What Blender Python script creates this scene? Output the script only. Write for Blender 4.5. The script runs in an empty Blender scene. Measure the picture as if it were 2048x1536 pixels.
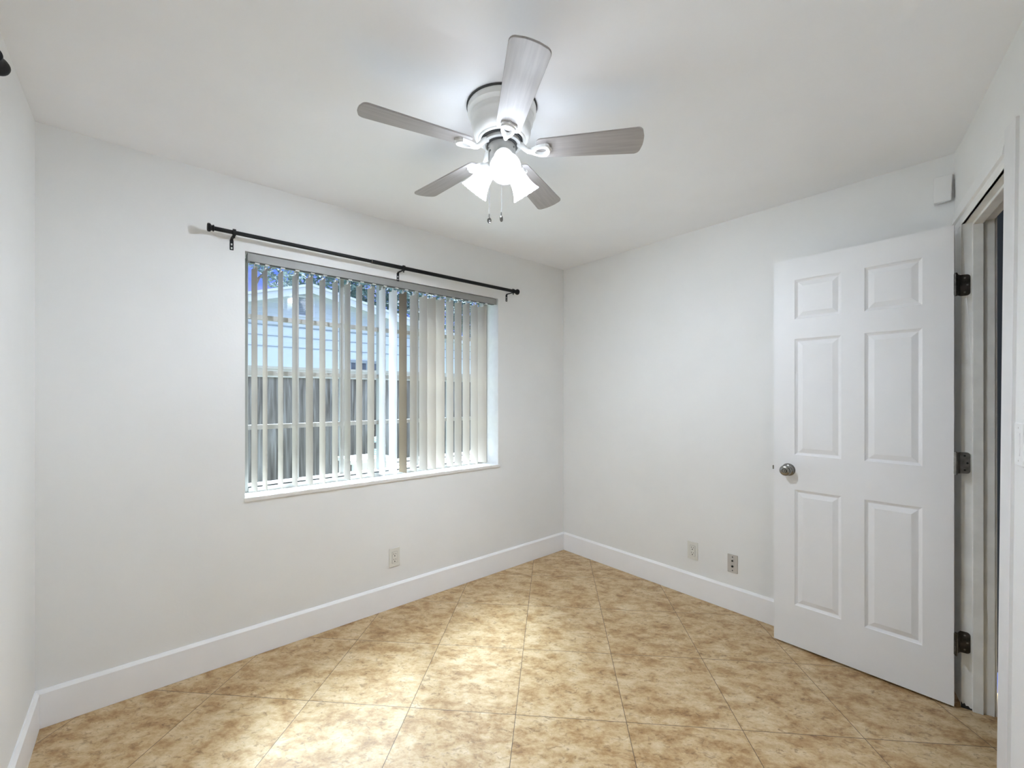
import bpy, bmesh, math, random
from mathutils import Vector, Matrix

random.seed(7)
scene = bpy.context.scene
COL = scene.collection

# ------------------------------------------------------------------ camera, sky, sun, exposure
CAM_H = 1.316
cam_data = bpy.data.cameras.new('camera')
cam_data.sensor_width = 36.0
cam_data.lens = 862.0 / 2048.0 * 36.0
cam_data.shift_y = 24.0 / 2048.0
cam_data.clip_start = 0.02
cam = bpy.data.objects.new('camera', cam_data)
COL.objects.link(cam)
cam.location = (0, 0, CAM_H)
cam.rotation_euler = (math.radians(90), 0, 0)
scene.camera = cam

scene.view_settings.view_transform = 'Standard'
scene.view_settings.look = 'None'
scene.view_settings.gamma = 1.0
scene.view_settings.use_curve_mapping = False
scene.view_settings.exposure = 1.0
scene.cycles.diffuse_bounces = 8
scene.cycles.max_bounces = 14

LAMP_SHADE = 6.5      # strength of the lit frosted shades
LAMP_BULB = 930.0
SKY = 1.6
SUN = 20.0

# room plan (metres, camera at the origin looking along +Y)
ANG_W = math.atan2(0.65275, 0.75758)
U = Vector((math.cos(ANG_W), math.sin(ANG_W)))           # along the window wall
RV = Vector((U.y, -U.x))                                 # along the wall behind the door
B = Vector((-1.884, 1.702))
A = B + U * 3.0716
C = A + RV * 2.35
DV = Vector((-0.5966, -0.8025))                          # along the door wall
_den = RV.x * DV.y - RV.y * DV.x
_w = C - B
_tl = (_w.x * DV.y - _w.y * DV.x) / _den
E = B + RV * _tl
H = 2.40

def frame(o, ang):
    return Matrix.Translation((o.x, o.y, 0)) @ Matrix.Rotation(ang, 4, 'Z')
FW = frame(B, ANG_W)                                     # local x along wall, y outwards, z up
FR = frame(A, math.atan2(RV.y, RV.x))
FD = frame(C, math.atan2(DV.y, DV.x))
FL = frame(B, math.atan2(-RV.y, -RV.x))                  # x runs negative towards the camera
I4 = Matrix.Identity(4)

# world
world = bpy.data.worlds.new('sky')
scene.world = world
world.use_nodes = True
wn, wl = world.node_tree.nodes, world.node_tree.links
for n in list(wn): wn.remove(n)
w_out = wn.new('ShaderNodeOutputWorld')
w_bg = wn.new('ShaderNodeBackground')
w_bg.inputs['Strength'].default_value = SKY
w_tc = wn.new('ShaderNodeTexCoord')
w_map = wn.new('ShaderNodeMapping')
w_map.inputs['Scale'].default_value = (1.0, 1.0, 3.2)
w_no = wn.new('ShaderNodeTexNoise')
w_no.inputs['Scale'].default_value = 3.2
w_no.inputs['Detail'].default_value = 6
w_no.inputs['Roughness'].default_value = 0.6
w_cr = wn.new('ShaderNodeValToRGB')
w_cr.color_ramp.elements[0].position = 0.42
w_cr.color_ramp.elements[0].color = (0.036, 0.09, 0.34, 1)
w_cr.color_ramp.elements[1].position = 0.70
w_cr.color_ramp.elements[1].color = (0.20, 0.21, 0.36, 1)
wl.new(w_tc.outputs['Generated'], w_map.inputs['Vector'])
wl.new(w_map.outputs[0], w_no.inputs['Vector'])
wl.new(w_no.outputs['Fac'], w_cr.inputs['Fac'])
w_sep = wn.new('ShaderNodeSeparateXYZ')
wl.new(w_tc.outputs['Generated'], w_sep.inputs[0])
w_el = wn.new('ShaderNodeMapRange')
w_el.interpolation_type = 'SMOOTHSTEP'
w_el.inputs['From Min'].default_value = 0.36
w_el.inputs['From Max'].default_value = 0.70
wl.new(w_sep.outputs['Z'], w_el.inputs['Value'])
w_mx = wn.new('ShaderNodeMix')
w_mx.data_type = 'RGBA'
w_mx.inputs[7].default_value = (0.66, 0.80, 1.0, 1)
wl.new(w_el.outputs[0], w_mx.inputs[0])
wl.new(w_cr.outputs[0], w_mx.inputs[6])
wl.new(w_mx.outputs[2], w_bg.inputs['Color'])
wl.new(w_bg.outputs[0], w_out.inputs['Surface'])

# hazy sun behind the neighbouring house
sun_d = bpy.data.lights.new('sun', 'SUN')
sun_d.energy = SUN
sun_d.angle = math.radians(30)
sun_d.color = (0.74, 0.88, 1.0)
sun = bpy.data.objects.new('sun', sun_d)
COL.objects.link(sun)
_el, _az = math.radians(58), math.radians(-32)
_in = Vector((U.y, -U.x))                                # straight into the room through the window
_hd = _in * math.cos(_az) + U * math.sin(_az)
sun.rotation_euler = Vector((_hd.x * math.cos(_el), _hd.y * math.cos(_el), -math.sin(_el))).to_track_quat('-Z', 'Y').to_euler()
sun.location = (6, 12, 10)

# ------------------------------------------------------------------ materials
def mat(name, color=(0.8, 0.8, 0.8), rough=0.5, metal=0.0, spec=0.5, noise=0.0, nscale=8.0, bump=0.0, bscale=60.0):
    m = bpy.data.materials.new(name)
    m.use_nodes = True
    nt = m.node_tree
    b = nt.nodes['Principled BSDF']
    b.inputs['Base Color'].default_value = (*color, 1)
    b.inputs['Roughness'].default_value = rough
    b.inputs['Metallic'].default_value = metal
    b.inputs['Specular IOR Level'].default_value = spec
    tc = nt.nodes.new('ShaderNodeTexCoord')
    if noise:
        n = nt.nodes.new('ShaderNodeTexNoise')
        n.inputs['Scale'].default_value = nscale
        n.inputs['Detail'].default_value = 5
        r = nt.nodes.new('ShaderNodeValToRGB')
        r.color_ramp.elements[0].position = 0.3
        r.color_ramp.elements[1].position = 0.7
        r.color_ramp.elements[0].color = (*[c * (1 - noise) for c in color], 1)
        r.color_ramp.elements[1].color = (*[min(1, c * (1 + noise)) for c in color], 1)
        nt.links.new(tc.outputs['Object'], n.inputs['Vector'])
        nt.links.new(n.outputs['Fac'], r.inputs['Fac'])
        nt.links.new(r.outputs[0], b.inputs['Base Color'])
    if bump:
        n2 = nt.nodes.new('ShaderNodeTexNoise')
        n2.inputs['Scale'].default_value = bscale
        n2.inputs['Detail'].default_value = 4
        bp = nt.nodes.new('ShaderNodeBump')
        bp.inputs['Strength'].default_value = bump
        bp.inputs['Distance'].default_value = 0.002
        nt.links.new(tc.outputs['Object'], n2.inputs['Vector'])
        nt.links.new(n2.outputs['Fac'], bp.inputs['Height'])
        nt.links.new(bp.outputs[0], b.inputs['Normal'])
    return m

M_WALL = mat('wall_paint', (0.80, 0.80, 0.785), 0.75, spec=0.25, noise=0.012, nscale=5, bump=0.12, bscale=90)
M_BOUNCE_SLAB = mat('tan_bounce_slab', (0.24, 0.20, 0.16), 0.9, noise=0.1, nscale=30, bump=0.3, bscale=120)
M_CEIL = mat('ceiling_paint', (0.885, 0.89, 0.905), 0.8, spec=0.2, noise=0.012, nscale=4, bump=0.1, bscale=80)
M_TRIM = mat('trim_paint', (0.89, 0.89, 0.895), 0.42, spec=0.4, noise=0.008, nscale=12)
M_CASING = mat('casing_paint', (0.76, 0.76, 0.755), 0.5, spec=0.35, noise=0.03, nscale=10)
M_DOOR = mat('door_paint', (0.81, 0.81, 0.81), 0.45, spec=0.35, noise=0.008, nscale=10, bump=0.05, bscale=200)
M_REVEAL = mat('sill_paint', (0.82, 0.815, 0.80), 0.35, spec=0.45, noise=0.03, nscale=20)
M_JAMB = mat('jamb_paint', (0.80, 0.80, 0.77), 0.5, noise=0.06, nscale=14)
M_HALL = mat('hall_darkness', (0.014, 0.014, 0.015), 0.8, noise=0.05)  # near-black colour stands in for the hall's lack of light
M_BLACK = mat('black_metal', (0.006, 0.006, 0.0065), 0.5, spec=0.3, noise=0.2, nscale=30)
M_STEEL = mat('satin_nickel', (0.27, 0.265, 0.25), 0.22, metal=1.0, noise=0.05, nscale=40)
M_HINGE = mat('worn_bronze_hinge', (0.075, 0.068, 0.06), 0.4, metal=0.7, noise=0.5, nscale=40)
M_HINGE2 = mat('worn_steel_hinge', (0.26, 0.25, 0.235), 0.38, metal=0.8, noise=0.3, nscale=50)
M_PLATE = mat('ivory_plate', (0.70, 0.69, 0.64), 0.4, noise=0.01)
M_PLATE_G = mat('beige_plate', (0.52, 0.49, 0.45), 0.45, noise=0.02)
M_SWITCH = mat('white_plastic', (0.82, 0.82, 0.81), 0.35, noise=0.005)
M_HOLE = mat('dark_socket_hole', (0.02, 0.02, 0.018), 0.7, noise=0.1)
M_RAIL = mat('grey_headrail', (0.31, 0.31, 0.295), 0.4, noise=0.04, nscale=20)
M_FANW = mat('fan_white_enamel', (0.80, 0.80, 0.78), 0.3, spec=0.5, noise=0.01)
M_FANG = mat('fan_grey_metal_shade', (0.50, 0.50, 0.485), 0.35, noise=0.03, nscale=20)  # grey metal flywheel; on the switch housing, its shading put into the colour
M_FAND = mat('fan_dark_gap', (0.05, 0.05, 0.05), 0.6, noise=0.2)
M_CHAIN = mat('pull_chain_metal', (0.20, 0.195, 0.185), 0.3, metal=1.0, noise=0.1, nscale=60)
M_FRAME = mat('window_frame_aluminium', (0.42, 0.42, 0.40), 0.45, noise=0.02)
M_TRACK = mat('track_rubber', (0.05, 0.055, 0.06), 0.6, noise=0.1)
M_FENCE = None

def slat_mat(name, color, trans):
    m = bpy.data.materials.new(name)
    m.use_nodes = True
    nt = m.node_tree
    for n in list(nt.nodes): nt.nodes.remove(n)
    out = nt.nodes.new('ShaderNodeOutputMaterial')
    p = nt.nodes.new('ShaderNodeBsdfPrincipled')
    t = nt.nodes.new('ShaderNodeBsdfTranslucent')
    mx = nt.nodes.new('ShaderNodeMixShader')
    tc = nt.nodes.new('ShaderNodeTexCoord')
    n = nt.nodes.new('ShaderNodeTexNoise')
    n.inputs['Scale'].default_value = 6
    r = nt.nodes.new('ShaderNodeValToRGB')
    r.color_ramp.elements[0].color = (*[c * 0.97 for c in color], 1)
    r.color_ramp.elements[1].color = (*[min(1, c * 1.03) for c in color], 1)
    nt.links.new(tc.outputs['Object'], n.inputs['Vector'])
    nt.links.new(n.outputs['Fac'], r.inputs['Fac'])
    nt.links.new(r.outputs[0], p.inputs['Base Color'])
    nt.links.new(r.outputs[0], t.inputs['Color'])
    p.inputs['Roughness'].default_value = 0.55
    p.inputs['Specular IOR Level'].default_value = 0.3
    mx.inputs[0].default_value = trans
    nt.links.new(p.outputs[0], mx.inputs[1])
    nt.links.new(t.outputs[0], mx.inputs[2])
    nt.links.new(mx.outputs[0], out.inputs['Surface'])
    return m
M_SLAT = slat_mat('beige_vinyl_slat', (0.53, 0.482, 0.425), 0.02)
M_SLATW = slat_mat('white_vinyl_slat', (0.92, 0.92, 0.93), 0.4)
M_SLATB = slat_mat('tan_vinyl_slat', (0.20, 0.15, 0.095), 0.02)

def glass_mat():
    m = bpy.data.materials.new('window_glass')
    m.use_nodes = True
    nt = m.node_tree
    for n in list(nt.nodes): nt.nodes.remove(n)
    out = nt.nodes.new('ShaderNodeOutputMaterial')
    tr = nt.nodes.new('ShaderNodeBsdfTransparent')
    tr.inputs['Color'].default_value = (0.95, 0.97, 0.97, 1)
    gl = nt.nodes.new('ShaderNodeBsdfGlossy')
    gl.inputs['Roughness'].default_value = 0.02
    mx = nt.nodes.new('ShaderNodeMixShader')
    mx.inputs[0].default_value = 0.012
    nt.links.new(tr.outputs[0], mx.inputs[1])
    nt.links.new(gl.outputs[0], mx.inputs[2])
    nt.links.new(mx.outputs[0], out.inputs['Surface'])
    return m
M_GLASS = glass_mat()

def lamp_mat(name, strength, color=(0.87, 0.965, 1.11)):
    m = mat(name, (0.9, 0.9, 0.9), 0.3, noise=0.02, nscale=30)
    b = m.node_tree.nodes['Principled BSDF']
    b.inputs['Emission Color'].default_value = (*color, 1)
    b.inputs['Emission Strength'].default_value = strength
    return m
M_SHADE = lamp_mat('lit_frosted_glass', LAMP_SHADE)
M_BULB = lamp_mat('lit_bulb', LAMP_BULB)

def blade_mat():
    m = bpy.data.materials.new('grey_wood_blade')
    m.use_nodes = True
    nt = m.node_tree
    b = nt.nodes['Principled BSDF']
    tc = nt.nodes.new('ShaderNodeTexCoord')
    mp = nt.nodes.new('ShaderNodeMapping')
    mp.inputs['Scale'].default_value = (4, 60, 4)
    n = nt.nodes.new('ShaderNodeTexNoise')
    n.inputs['Scale'].default_value = 1.6
    n.inputs['Detail'].default_value = 6
    n.inputs['Distortion'].default_value = 0.5
    r = nt.nodes.new('ShaderNodeValToRGB')
    r.color_ramp.elements[0].position = 0.3
    r.color_ramp.elements[0].color = (0.335, 0.315, 0.305, 1)
    r.color_ramp.elements[1].position = 0.7
    r.color_ramp.elements[1].color = (0.41, 0.388, 0.376, 1)
    nt.links.new(tc.outputs['Object'], mp.inputs['Vector'])
    nt.links.new(mp.outputs[0], n.inputs['Vector'])
    nt.links.new(n.outputs['Fac'], r.inputs['Fac'])
    nt.links.new(r.outputs[0], b.inputs['Base Color'])
    b.inputs['Roughness'].default_value = 0.38
    return m
M_BLADE = blade_mat()

def floor_mat():
    m = bpy.data.materials.new('travertine_tile')
    m.use_nodes = True
    nt = m.node_tree
    N, L = nt.nodes, nt.links
    b = N['Principled BSDF']
    tc = N.new('ShaderNodeTexCoord')
    e1, e2, o = (0.44645, -0.04127), (-0.04368, -0.46288), (0.1461, 3.1681)
    det = e1[0] * e2[1] - e2[0] * e1[1]
    ra = (e2[1] / det, -e2[0] / det)
    rb = (-e1[1] / det, e1[0] / det)
    def dot(v, off):
        d = N.new('ShaderNodeVectorMath'); d.operation = 'DOT_PRODUCT'
        d.inputs[1].default_value = (v[0], v[1], 0)
        L.new(tc.outputs['Object'], d.inputs[0])
        a = N.new('ShaderNodeMath'); a.operation = 'ADD'
        a.inputs[1].default_value = off
        L.new(d.outputs['Value'], a.inputs[0])
        return a.outputs[0]
    i = dot(ra, -(ra[0] * o[0] + ra[1] * o[1]))
    j = dot(rb, -(rb[0] * o[0] + rb[1] * o[1]))
    def math_(op, a, bb=None, v=None):
        n = N.new('ShaderNodeMath'); n.operation = op
        L.new(a, n.inputs[0])
        if bb is not None: L.new(bb, n.inputs[1])
        if v is not None: n.inputs[1].default_value = v
        return n.outputs[0]
    fi, fj = math_('FLOOR', i), math_('FLOOR', j)
    di = math_('PINGPONG', i, v=0.5)
    dj = math_('PINGPONG', j, v=0.5)
    dmin = math_('MINIMUM', di, dj)
    cmb = N.new('ShaderNodeCombineXYZ'); L.new(fi, cmb.inputs[0]); L.new(fj, cmb.inputs[1])
    wnz = N.new('ShaderNodeTexWhiteNoise'); wnz.noise_dimensions = '2D'
    L.new(cmb.outputs[0], wnz.inputs['Vector'])
    sc = N.new('ShaderNodeVectorMath'); sc.operation = 'SCALE'; sc.inputs['Scale'].default_value = 9.0
    L.new(wnz.outputs['Color'], sc.inputs[0])
    loc = N.new('ShaderNodeCombineXYZ')
    L.new(math_('MULTIPLY', i, v=0.45), loc.inputs[0]); L.new(math_('MULTIPLY', j, v=0.72), loc.inputs[1])
    add = N.new('ShaderNodeVectorMath'); add.operation = 'ADD'
    L.new(loc.outputs[0], add.inputs[0]); L.new(sc.outputs[0], add.inputs[1])
    def noise(scale, det_, rough, dist):
        n = N.new('ShaderNodeTexNoise')
        n.inputs['Scale'].default_value = scale
        n.inputs['Detail'].default_value = det_
        n.inputs['Roughness'].default_value = rough
        n.inputs['Distortion'].default_value = dist
        L.new(add.outputs[0], n.inputs['Vector'])
        return n.outputs['Fac']
    cloud = noise(9.0, 10, 0.74, 0.12)
    cr = N.new('ShaderNodeValToRGB')
    els = cr.color_ramp.elements
    els[0].position = 0.27; els[0].color = (0.21, 0.103, 0.033, 1)
    els[1].position = 0.74; els[1].color = (0.75, 0.625, 0.43, 1)
    e = els.new(0.40); e.color = (0.375, 0.222, 0.088, 1)
    e = els.new(0.52); e.color = (0.545, 0.388, 0.205, 1)
    L.new(cloud, cr.inputs['Fac'])
    fine = noise(30, 7, 0.66, 1.1)
    fr = N.new('ShaderNodeValToRGB')
    fr.color_ramp.elements[0].position = 0.33; fr.color_ramp.elements[0].color = (0.42, 0.34, 0.27, 1)
    fr.color_ramp.elements[1].position = 0.46; fr.color_ramp.elements[1].color = (1, 1, 1, 1)
    L.new(fine, fr.inputs['Fac'])
    mulc = N.new('ShaderNodeMix'); mulc.data_type = 'RGBA'; mulc.blend_type = 'MULTIPLY'
    mulc.inputs[0].default_value = 0.75
    L.new(cr.outputs[0], mulc.inputs[6]); L.new(fr.outputs[0], mulc.inputs[7])
    # joints
    jr = N.new('ShaderNodeMapRange'); jr.interpolation_type = 'SMOOTHSTEP'
    jr.inputs['From Min'].default_value = 0.0012; jr.inputs['From Max'].default_value = 0.0042
    L.new(dmin, jr.inputs['Value'])
    jn = noise(3.1, 2, 0.5, 0)
    jm = N.new('ShaderNodeMix'); jm.data_type = 'RGBA'
    jm.inputs[6].default_value = (0.085, 0.05, 0.025, 1)
    L.new(jr.outputs[0], jm.inputs[0])
    L.new(mulc.outputs[2], jm.inputs[7])
    L.new(jm.outputs[2], b.inputs['Base Color'])
    rr = N.new('ShaderNodeMapRange')
    rr.inputs['To Min'].default_value = 0.30; rr.inputs['To Max'].default_value = 0.46
    L.new(cloud, rr.inputs['Value'])
    L.new(rr.outputs[0], b.inputs['Roughness'])
    b.inputs['Specular IOR Level'].default_value = 0.5
    bp = N.new('ShaderNodeBump'); bp.inputs['Strength'].default_value = 0.25; bp.inputs['Distance'].default_value = 0.0015
    hs = N.new('ShaderNodeMath'); hs.operation = 'ADD'
    hm = N.new('ShaderNodeMath'); hm.operation = 'MULTIPLY'; hm.inputs[1].default_value = 0.25
    L.new(fine, hm.inputs[0]); L.new(hm.outputs[0], hs.inputs[0]); L.new(jr.outputs[0], hs.inputs[1])
    L.new(hs.outputs[0], bp.inputs['Height'])
    L.new(bp.outputs[0], b.inputs['Normal'])
    return m
M_FLOOR = floor_mat()

def board_mat():
    m = bpy.data.materials.new('weathered_fence_boards')
    m.use_nodes = True
    nt = m.node_tree
    N, L = nt.nodes, nt.links
    b = N['Principled BSDF']
    tc = N.new('ShaderNodeTexCoord')
    mp = N.new('ShaderNodeMapping'); mp.inputs['Scale'].default_value = (14, 14, 0.9)
    n = N.new('ShaderNodeTexNoise'); n.inputs['Scale'].default_value = 1.3; n.inputs['Detail'].default_value = 8; n.inputs['Distortion'].default_value = 0.9
    r = N.new('ShaderNodeValToRGB')
    r.color_ramp.elements[0].position = 0.3; r.color_ramp.elements[0].color = (0.075, 0.064, 0.057, 1)
    r.color_ramp.elements[1].position = 0.72; r.color_ramp.elements[1].color = (0.36, 0.35, 0.35, 1)
    e = r.color_ramp.elements.new(0.5); e.color = (0.20, 0.182, 0.17, 1)
    L.new(tc.outputs['Object'], mp.inputs['Vector']); L.new(mp.outputs[0], n.inputs['Vector'])
    L.new(n.outputs['Fac'], r.inputs['Fac']); L.new(r.outputs[0], b.inputs['Base Color'])
    b.inputs['Roughness'].default_value = 0.85
    return m
M_FENCE = board_mat()
M_CAP = mat('pale_cap_wood', (0.50, 0.48, 0.44), 0.8, noise=0.12, nscale=6)
M_HOUSE = mat('pale_blue_stucco', (0.83, 0.88, 0.95), 0.85, noise=0.03, nscale=3)
M_GABLE = mat('pale_grey_siding', (0.74, 0.77, 0.79), 0.85, noise=0.04, nscale=3)
M_FASCIA = mat('white_fascia', (0.84, 0.85, 0.88), 0.6, noise=0.02)
M_ROOF = mat('pale_roof_shingle', (0.55, 0.55, 0.55), 0.9, noise=0.15, nscale=20)
M_VENT = mat('grey_vent', (0.40, 0.43, 0.46), 0.7, noise=0.05)
M_DARKWIN = mat('dark_window', (0.16, 0.17, 0.20), 0.3, noise=0.3, nscale=6)
M_GROUND = mat('grass_yard', (0.13, 0.15, 0.09), 0.9, noise=0.15, nscale=5)
M_LEAF = mat('dark_leaf', (0.075, 0.12, 0.105), 0.6, noise=0.55, nscale=3)
M_LEAF2 = mat('grey_green_leaf', (0.16, 0.21, 0.19), 0.6, noise=0.5, nscale=4)
M_BARK = mat('bark', (0.16, 0.12, 0.09), 0.9, noise=0.3, nscale=12)
M_PVC = mat('white_resin', (0.86, 0.86, 0.86), 0.4, noise=0.02)
M_HOSE = mat('pale_blue_hose', (0.42, 0.62, 0.66), 0.45, noise=0.05)

# ------------------------------------------------------------------ mesh builder
class MB:
    def __init__(self):
        self.v, self.f = [], []
    def add(self, vs, fs):
        k = len(self.v)
        self.v += [tuple(p) for p in vs]
        self.f += [tuple(i + k for i in q) for q in fs]
        return self
    def box(self, x0, x1, y0, y1, z0, z1):
        return self.add([(x0, y0, z0), (x1, y0, z0), (x1, y1, z0), (x0, y1, z0), (x0, y0, z1), (x1, y0, z1), (x1, y1, z1), (x0, y1, z1)],
                        [(0, 3, 2, 1), (4, 5, 6, 7), (0, 1, 5, 4), (1, 2, 6, 5), (2, 3, 7, 6), (3, 0, 4, 7)])
    def hexa(self, bot, top):
        return self.add(list(bot) + list(top), [(0, 3, 2, 1), (4, 5, 6, 7), (0, 1, 5, 4), (1, 2, 6, 5), (2, 3, 7, 6), (3, 0, 4, 7)])
    def prism(self, poly, z0, z1, axis='z'):
        n = len(poly)
        def P(p, z):
            if axis == 'z': return (p[0], p[1], z)
            if axis == 'y': return (p[0], z, p[1])
            return (z, p[0], p[1])
        vs = [P(p, z0) for p in poly] + [P(p, z1) for p in poly]
        fs = [tuple(range(n))[::-1], tuple(range(n, 2 * n))] + [(i, (i + 1) % n, n + (i + 1) % n, n + i) for i in range(n)]
        return self.add(vs, fs)
    def lathe(self, prof, seg=40, mtx=I4, wave=0.0, waves=0):
        vs, fs = [], []
        m = len(prof)
        for k in range(seg):
            a = 2 * math.pi * k / seg
            for q, (r, z) in enumerate(prof):
                w = 1.0
                zz = z
                if wave and q >= m - 3: zz = z + wave * math.cos(waves * a) * (q - (m - 4)) / 3
                vs.append(mtx @ Vector((r * w * math.cos(a), r * w * math.sin(a), zz)))
        for k in range(seg):
            k2 = (k + 1) % seg
            for q in range(m - 1):
                fs.append((k * m + q, k2 * m + q, k2 * m + q + 1, k * m + q + 1))
        if prof[0][0] > 1e-6 and False: pass
        return self.add(vs, fs)
    def tube(self, pts, r, seg=10, caps=True):
        pts = [Vector(p) for p in pts]
        rs = r if isinstance(r, (list, tuple)) else [r] * len(pts)
        rings, vs, fs = len(pts), [], []
        prev = None
        for i, p in enumerate(pts):
            t = (pts[min(i + 1, rings - 1)] - pts[max(i - 1, 0)]).normalized()
            if prev is None:
                prev = t.orthogonal().normalized()
            n = (prev - t * prev.dot(t)).normalized()
            prev = n
            b = t.cross(n)
            for k in range(seg):
                a = 2 * math.pi * k / seg
                vs.append(p + (n * math.cos(a) + b * math.sin(a)) * rs[i])
        for i in range(rings - 1):
            for k in range(seg):
                k2 = (k + 1) % seg
                fs.append((i * seg + k, i * seg + k2, (i + 1) * seg + k2, (i + 1) * seg + k))
        if caps:
            fs.append(tuple(range(seg))[::-1])
            fs.append(tuple((rings - 1) * seg + k for k in range(seg)))
        return self.add(vs, fs)
    def ring(self, outer, inner, z0, z1, mtx=I4):
        n = len(outer)
        vs = [(*p, z0) for p in outer] + [(*p, z0) for p in inner] + [(*p, z1) for p in outer] + [(*p, z1) for p in inner]
        vs = [mtx @ Vector(p) for p in vs]
        fs = []
        for i in range(n):
            j = (i + 1) % n
            fs += [(i, n + i, n + j, j), (2 * n + i, 2 * n + j, 3 * n + j, 3 * n + i), (i, j, 2 * n + j, 2 * n + i), (n + i, 3 * n + i, 3 * n + j, n + j)]
        return self.add(vs, fs)
    def build(self, name, m, parent=None, mtx=None, smooth=False, bevel=0.0, solid=0.0, bseg=2):
        me = bpy.data.meshes.new(name)
        me.from_pydata([tuple(p) for p in self.v], [], self.f)
        bm = bmesh.new(); bm.from_mesh(me)
        bmesh.ops.remove_doubles(bm, verts=bm.verts, dist=1e-6)
        bmesh.ops.recalc_face_normals(bm, faces=bm.faces)
        bm.to_mesh(me); bm.free()
        me.materials.append(m)
        o = bpy.data.objects.new(name, me)
        COL.objects.link(o)
        if parent is not None: o.parent = parent
        if mtx is not None: o.matrix_local = mtx
        if smooth:
            for p in me.polygons: p.use_smooth = True
            e = o.modifiers.new('split', 'EDGE_SPLIT'); e.split_angle = math.radians(38)
        if solid:
            s = o.modifiers.new('solid', 'SOLIDIFY'); s.thickness = solid; s.offset = 0
        if bevel:
            bv = o.modifiers.new('bevel', 'BEVEL'); bv.width = bevel; bv.segments = bseg; bv.limit_method = 'ANGLE'; bv.angle_limit = math.radians(40)
        return o

def empty(name, mtx=I4):
    o = bpy.data.objects.new(name, None)
    o.empty_display_size = 0.1
    COL.objects.link(o)
    o.matrix_world = mtx
    return o

def tag(o, label, cat, group=None):
    o['label'] = label
    o['category'] = cat
    if group: o['group'] = group
    return o

def structure(o, label=None, cat=None):
    o['kind'] = 'structure'
    if label: o['label'] = label
    if cat: o['category'] = cat
    return o

def T(x, y, z): return Matrix.Translation((x, y, z))
def circle(r, n=24, cx=0, cy=0): return [(cx + r * math.cos(2 * math.pi * k / n), cy + r * math.sin(2 * math.pi * k / n)) for k in range(n)]

# ------------------------------------------------------------------ room shell
def inter(p, d, q, e):
    den = d.x * e.y - d.y * e.x
    w = q - p
    t = (w.x * e.y - w.y * e.x) / den
    return p + d * t
TW, TR_, TD, TL_ = 0.20, 0.12, 0.092, 0.12
nW, nR, nD, nL = Vector((-U.y, U.x)), Vector((-RV.y, RV.x)), Vector((-DV.y, DV.x)), Vector((RV.y, -RV.x))   # outward
QB = inter(B + nW * TW, U, B + nL * TL_, RV)
QA = inter(B + nW * TW, U, A + nR * TR_, RV)
QC = inter(A + nR * TR_, RV, C + nD * TD, DV)
QE = inter(C + nD * TD, DV, B + nL * TL_, RV)

S0, S1, WZ0, WZ1 = 0.714, 2.353, 0.785, 2.046
def Wp(s, y): return B + U * s + nW * y
mb = MB()
Z0, Z1 = -0.10, H + 0.12
mb.prism([B, Wp(S0, 0), Wp(S0, TW), QB], Z0, Z1)
mb.prism([Wp(S1, 0), A, QA, Wp(S1, TW)], Z0, Z1)
mb.prism([Wp(S0, 0), Wp(S1, 0), Wp(S1, TW), Wp(S0, TW)], Z0, WZ0)
mb.prism([Wp(S0, 0), Wp(S1, 0), Wp(S1, TW), Wp(S0, TW)], WZ1, Z1)
structure(mb.build('wall_back', M_WALL), 'white wall with the window and black curtain rod', 'wall')
structure(MB().prism([A, C, QC, QA], Z0, Z1).build('wall_right', M_WALL), 'white wall behind the open door with two wall plates', 'wall')
T0, T1B, T1T, DZ = 0.130, 0.637, 0.716, 2.041
def Dp(t, y): return C + DV * t + nD * y
mb = MB()
mb.prism([C, Dp(T0 - 0.02, 0.004), Dp(T0 - 0.02, TD), QC], Z0, Z1)
mb.prism([Dp(0.735, 0.004), E, QE, Dp(0.735, TD)], Z0, Z1)
mb.prism([Dp(T0 - 0.02, 0.004), Dp(0.735, 0.004), Dp(0.735, TD), Dp(T0 - 0.02, TD)], DZ + 0.018, Z1)
structure(mb.build('wall_front', M_WALL), 'white wall around the doorway with the light switch', 'wall')
structure(MB().prism([E, B, QB, QE], Z0, Z1).build('wall_left', M_WALL), 'plain white wall at the left edge', 'wall')
structure(MB().prism([QB, QA, QC, QE], H, H + 0.12).build('ceiling', M_CEIL), 'flat white ceiling', 'ceiling')
FX = [inter(Dp(0, 1.3), DV, QA, RV), inter(Dp(0, 1.3), DV, QE, RV)]
structure(MB().prism([QB, QA, FX[0], FX[1], QE], -0.10, 0.0).build('floor', M_FLOOR), 'tan mottled stone look floor tiles laid diagonally', 'floor')

# unseen dark slab added outside the window wall to cut bounced light
mb = MB()
mb.box(-1.0, S0, TW + 0.001, TW + 0.02, -0.15, H)
mb.box(S1, 4.2, TW + 0.001, TW + 0.02, -0.15, H)
mb.box(S0, S1, TW + 0.001, TW + 0.02, -0.15, WZ0)
mb.box(S0, S1, TW + 0.001, TW + 0.02, WZ1, H)
structure(mb.build('wall_bounce_slab', M_BOUNCE_SLAB, mtx=FW), 'unseen tan slab added outside the window wall to cut bounce', 'wall')

# hall beyond the doorway
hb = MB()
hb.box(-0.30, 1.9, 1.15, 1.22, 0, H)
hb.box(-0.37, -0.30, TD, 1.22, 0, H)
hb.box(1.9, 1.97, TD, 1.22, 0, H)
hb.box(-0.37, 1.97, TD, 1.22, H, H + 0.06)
structure(hb.build('wall_hall', M_HALL, mtx=FD), 'dark unlit hallway beyond the doorway', 'wall')

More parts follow.
